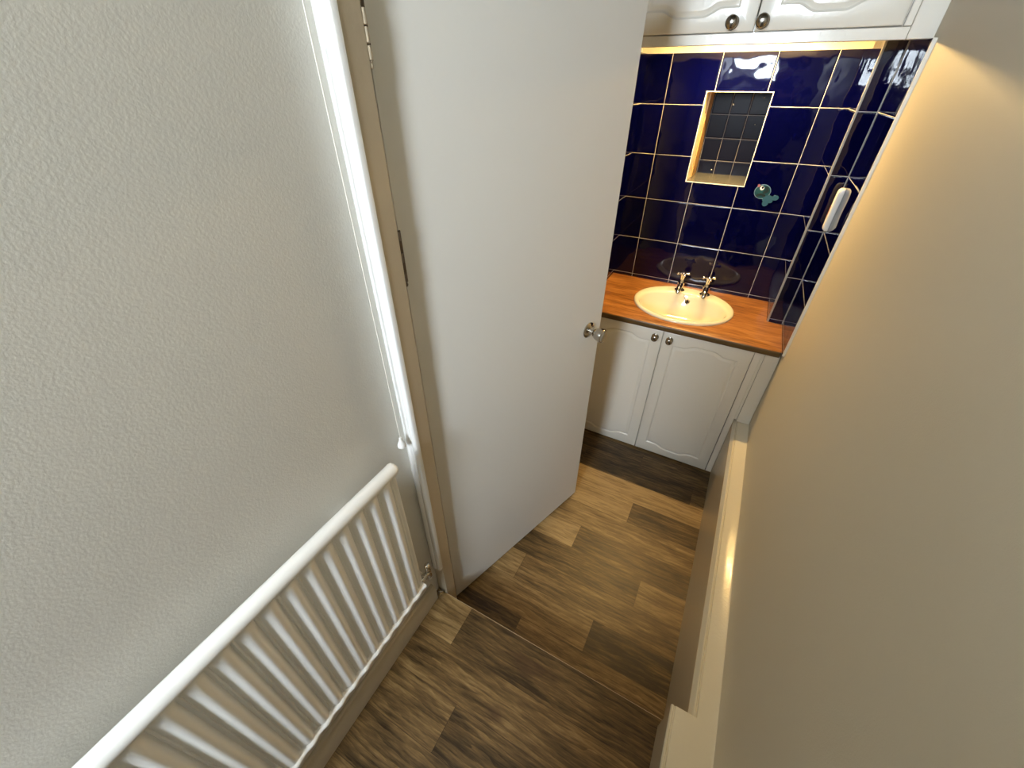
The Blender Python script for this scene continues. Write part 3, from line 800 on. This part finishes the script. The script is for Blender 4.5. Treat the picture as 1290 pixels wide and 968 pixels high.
# ================================================================== FISH STICKER
fs = empty('fish_sticker', (0.048, YB, 1.302), 'small teal fish sticker on the navy tile right of the niche', 'sticker')
def disc(bm, cx, cz, rx, rz, y0, th, n=28, rot=0.0, wob=0.0):
    P0 = []
    for i in range(n):
        a = 2 * PI * i / n; k = 1 + wob * math.sin(3 * a)
        u, v = rx * k * math.cos(a), rz * k * math.sin(a)
        P0.append((cx + u * math.cos(rot) - v * math.sin(rot), cz + u * math.sin(rot) + v * math.cos(rot)))
    prism(bm, P0, y0, y0 - th, lambda u, v, t: (u, t, v))
FX, FZ = 0.0525, 1.3015
bm = bmesh.new(); disc(bm, FX, FZ, 0.0335, 0.0305, YB - 0.0002, 0.0016)
link('outline', bm, M['silver'], fs)
bm = bmesh.new(); disc(bm, FX, FZ, 0.031, 0.028, YB - 0.0018, 0.0006)
link('body', bm, M['teal'], fs)
bm = bmesh.new()
for (u, v, a, b, r) in ((0.014, 0.003, .013, .0075, .6), (-0.010, -0.014, .013, .006, .5), (0.009, -0.014, .009, .006, -.3), (0.013, 0.017, .008, .006, -.5)): disc(bm, FX + u, FZ + v, a, b, YB - 0.0022, 0.0012, 16, r)
link('patches', bm, M['green_dark'], fs)
bm = bmesh.new()
for (u, v, rx, rz, r) in ((0.027, -0.026, .019, .013, .5), (0.040, -0.024, .012, .009, .2), (0.058, -0.020, .014, .0105, .2), (0.035, -0.033, .012, .010, .3), (0.044, -0.036, .009, .0075, .3), (0.026, -0.046, .0125, .0135, 0)):
    disc(bm, FX + u, FZ + v, rx, rz, YB - 0.0003, 0.0019 + 6 * abs(u - 0.03) ** 2 + 0.00012 * rx / 0.01, 22, r)
link('tail', bm, M['teal_light'], fs)
bm = bmesh.new(); disc(bm, FX - 0.006, FZ + 0.0150, 0.0085, 0.0085, YB - 0.0024, 0.0006, 20)
ey = link('eye', bm, M['white'], fs)
bm = bmesh.new(); disc(bm, FX - 0.004, FZ + 0.0175, 0.0045, 0.005, YB - 0.0029, 0.0008, 16)
link('pupil', bm, M['black'], ey)
bm = bmesh.new(); disc(bm, FX - 0.0215, FZ + 0.0235, 0.0055, 0.0065, YB - 0.0003, 0.0022, 16)
link('mouth', bm, M['pink'], fs)

# ================================================================== SLIM WHITE UNIT ON THE RIGHT-HAND TILES
un = empty('wall_unit', (0.30, 2.0, 1.24), 'slim white plastic strip unit with red-brown marking on the right tiles', 'wall unit')
def unit_prof(k): return [(0.309, 2.026), (0.309, 1.996), (0.296, 1.996), (0.2895, 1.999), (0.2880, 2.005), (0.2880, 2.017), (0.291, 2.023), (0.299, 2.026)]
bm = bmesh.new()
pr = unit_prof(1)
def ur(z, k, dz=0): return [bm.verts.new((0.309 + (u - 0.309) * k, 2.009 + (v - 2.009) * (0.6 + .4 * k), z)) for u, v in pr]
rings = [ur(1.238, .55), ur(1.244, .85), ur(1.252, .95), ur(1.32, 1.0), ur(1.372, 1.0), ur(1.384, .92), ur(1.389, .6)]
for A, B in zip(rings, rings[1:]):
    for i in range(8): bm.faces.new((A[i], A[(i + 1) % 8], B[(i + 1) % 8], B[i]))
bm.faces.new(rings[0][::-1]); bm.faces.new(rings[-1])
link('case', bm, M['plastic'], un, bevel=0.0012)
bm = bmesh.new(); box(bm, (0.2872, 2.008, 1.285), (0.2882, 2.0155, 1.325))
link('red_mark', bm, M['red'], un)

# ================================================================== THE PHOTOGRAPHER (stands behind the viewpoint; only the shadow falls into view)
def skin_mesh(name, verts, edges, radii, mat, parent, root=0, sub=2):
    me = bpy.data.meshes.new(name); me.from_pydata([Vector(v) for v in verts], edges, [])
    o = bpy.data.objects.new(name, me); COL.objects.link(o); me.materials.append(mat)
    o.parent = parent; o.matrix_parent_inverse = parent_world(parent).inverted()
    md = o.modifiers.new('skin', 'SKIN'); md.use_smooth_shade = True
    for i, r in enumerate(radii):
        d = me.skin_vertices[0].data[i]; d.radius = (r, r) if not isinstance(r, tuple) else r; d.use_root = (i == root)
    sb = o.modifiers.new('smooth', 'SUBSURF'); sb.levels = sub; sb.render_levels = sub
    return o
M['skin'] = paint('skin_tone', (0.46, 0.27, 0.19), 0.5); M['hair'] = paint('brown_hair', (0.05, 0.03, 0.018), 0.6, 200, 0.001)
M['jumper'] = paint('dark_jumper', (0.045, 0.05, 0.065), 0.85, 300, 0.0006); M['jeans'] = paint('dark_jeans', (0.03, 0.04, 0.075), 0.85, 300, 0.0004)
M['shoe'] = paint('dark_shoe', (0.03, 0.03, 0.03), 0.5)
per = empty('person', (0.02, -0.44, S), 'person in dark jumper and jeans standing behind the viewpoint holding up a phone', 'person')
px, py, zf = 0.02, -0.44, S
V_ = [(px, py, zf + .93), (px, py + .01, zf + 1.08), (px, py, zf + 1.26), (px, py - .01, zf + 1.40), (px, py, zf + 1.48), (px, py + .015, zf + 1.56), (px, py + .03, zf + 1.63), (px, py + .02, zf + 1.69)]
R_ = [(.155, .11), (.14, .105), (.165, .115), (.13, .09), .055, (.066, .082), (.076, .096), (.058, .075)]
E_ = [(i, i + 1) for i in range(7)]
def add(p, r, frm): V_.append(p); R_.append(r); E_.append((frm, len(V_) - 1)); return len(V_) - 1
hands = {}
for sgn in (-1, 1):
    a = add((px + sgn * .155, py, zf + 1.385), .062, 3); a = add((px + sgn * .225, py + .06, zf + 1.19), .046, a); a = add((px + sgn * .235, py + .12, zf + 1.13), .042, a)
    a = add((px + sgn * .17, py + .25, zf + 1.32), .036, a); a = add((px + sgn * .115, py + .335, zf + 1.43), .026, a)
    w_ = add((px + sgn * .105, py + .36, zf + 1.465), (.034, .02), a); hands[sgn] = w_
    for k, (dx, dz, L) in enumerate(((0, .030, .052), (0, .012, .058), (0, -.006, .055), (0, -.022, .044))):
        f = add((px + sgn * .098, py + .378, zf + 1.478 + dz), .0095, w_); f = add((px + sgn * .088, py + .400, zf + 1.484 + dz), .0085, f); add((px + sgn * (.088 - L * .45), py + .414, zf + 1.486 + dz), .0075, f)
    f = add((px + sgn * .088, py + .355, zf + 1.485), .011, w_); add((px + sgn * .060, py + .368, zf + 1.500), .009, f)
    h = add((px + sgn * .092, py, zf + .86), .092, 0); h = add((px + sgn * .098, py + .01, zf + .50), .062, h); h = add((px + sgn * .10, py - .01, zf + .28), .054, h)
    h = add((px + sgn * .10, py - .02, zf + .095), .040, h); add((px + sgn * .105, py + .12, zf + .045), (.042, .035), h)
body = skin_mesh('body', V_, E_, R_, M['skin'], per)
# clothes follow the same skeleton, a little larger
n0 = 8
tv = [(px, py, zf + .84), V_[1], V_[2], V_[3]]; tr_ = [(.192, .145), (.158, .124), (.178, .128), (.14, .10)]; te = [(0, 1), (1, 2), (2, 3)]
blk = len(V_[n0:]) // 2
for q in range(2):
    b = n0 + q * blk; last = 3
    for k, r in zip(range(5), (.074, .058, .053, .047, .038)): tv.append(V_[b + k]); tr_.append(r); te.append((last, len(tv) - 1)); last = len(tv) - 1
skin_mesh('jumper', tv, te, tr_, M['jumper'], per)
lv = [(px, py, zf + .98)]; lr = [(.160, .118)]; le = []
for q in range(2):
    b = n0 + q * blk + blk - 5; last = 0
    for k, r in zip(range(4), (.104, .076, .067, .058)): lv.append(V_[b + k]); lr.append(r); le.append((last, len(lv) - 1)); last = len(lv) - 1
skin_mesh('jeans', lv, le, lr, M['jeans'], per)
for q in range(2):
    b = n0 + q * blk + blk - 2; a, c = Vector(V_[b]), Vector(V_[b + 1])
    skin_mesh('shoe', [(a.x, a.y - .045, zf + .045), (a.x, a.y + .02, zf + .050), (c.x, c.y - .02, zf + .043), (c.x, c.y + .05, zf + .036)], [(0, 1), (1, 2), (2, 3)], [(.044, .043), (.047, .047), (.050, .040), (.040, .032)], M['shoe'], per)
skin_mesh('hair', [(px, py - .03, zf + 1.56), (px, py - .015, zf + 1.65), (px, py + .005, zf + 1.715), (px, py + .07, zf + 1.715)], [(0, 1), (1, 2), (2, 3)], [(.070, .050), (.086, .075), (.074, .070), (.055, .03)], M['hair'], per)
bm = bmesh.new(); bmesh.ops.create_uvsphere(bm, u_segments=12, v_segments=8, radius=.013, matrix=Matrix.Translation((px, py + .122, zf + 1.60)))
link('nose', bm, M['skin'], per, smooth=True)
for sgn in (-1, 1):
    bm = bmesh.new(); bmesh.ops.create_uvsphere(bm, u_segments=12, v_segments=8, radius=.011, matrix=Matrix.Translation((px + sgn * .032, py + .108, zf + 1.632)))
    link('eye', bm, M['white'], per, smooth=True)
    bm = bmesh.new(); bmesh.ops.create_uvsphere(bm, u_segments=12, v_segments=8, radius=.025, matrix=Matrix.Translation((px + sgn * .083, py + .01, zf + 1.615)) @ Matrix.Diagonal((.4, .7, 1.2, 1)))
    link('ear', bm, M['skin'], per, smooth=True)
bm = bmesh.new(); bmesh.ops.create_uvsphere(bm, u_segments=12, v_segments=8, radius=.022, matrix=Matrix.Translation((px, py + .112, zf + 1.565)) @ Matrix.Diagonal((1, .35, .3, 1)))
link('mouth', bm, M['red'], per, smooth=True)
ph = bmesh.new(); box(ph, (px - .078, py + .382, zf + 1.468), (px + .075, py + .391, zf + 1.543))
tag(link('phone', ph, M['black'], None, bevel=0.003), 'black phone held up in both hands behind the viewpoint', 'phone')

# ================================================================== LIGHT, CAMERA
w = bpy.data.worlds.new('World'); SC.world = w; w.use_nodes = True
bg = w.node_tree.nodes['Background']
bg.inputs[0].default_value = (0.80, 0.90, 1.0, 1); bg.inputs[1].default_value = 80.0
pl = bpy.data.lights.new('daylight_portal', 'AREA'); pl.shape = 'RECTANGLE'; pl.size = WX1 - WX0; pl.size_y = WZ1 - WZ0
pl.cycles.is_portal = True
po = bpy.data.objects.new('daylight_portal', pl); COL.objects.link(po)
po.location = ((WX0 + WX1) / 2, -1.84, (WZ0 + WZ1) / 2); po.rotation_euler = (PI / 2, 0, 0)
po['label'] = 'daylight coming in at the landing window'; po['category'] = 'light'

cd = bpy.data.cameras.new('camera'); cam = bpy.data.objects.new('camera', cd); COL.objects.link(cam)
r = ((0.87977743, 0.47537802, 0.00272336), (0.28629793, -0.52525806, -0.8013348), (-0.37950648, 0.70577596, -0.59820993))
mw = Matrix(((r[0][0], -r[1][0], -r[2][0], 0), (r[0][1], -r[1][1], -r[2][1], 0), (r[0][2], -r[1][2], -r[2][2], 1.70), (0, 0, 0, 1)))
cam.matrix_world = mw
cd.sensor_fit = 'HORIZONTAL'; cd.sensor_width = 36; cd.lens = 510.31 * 36 / 1290
cd.clip_start = 0.02
SC.camera = cam

SC.view_settings.view_transform = 'Standard'; SC.view_settings.look = 'None'
SC.view_settings.gamma = 1; SC.view_settings.use_curve_mapping = False
SC.view_settings.exposure = 0.0
SC.cycles.use_denoising = True
SC.cycles.max_bounces = 12; SC.cycles.diffuse_bounces = 8; SC.cycles.glossy_bounces = 6
SC.cycles.sample_clamp_indirect = 8
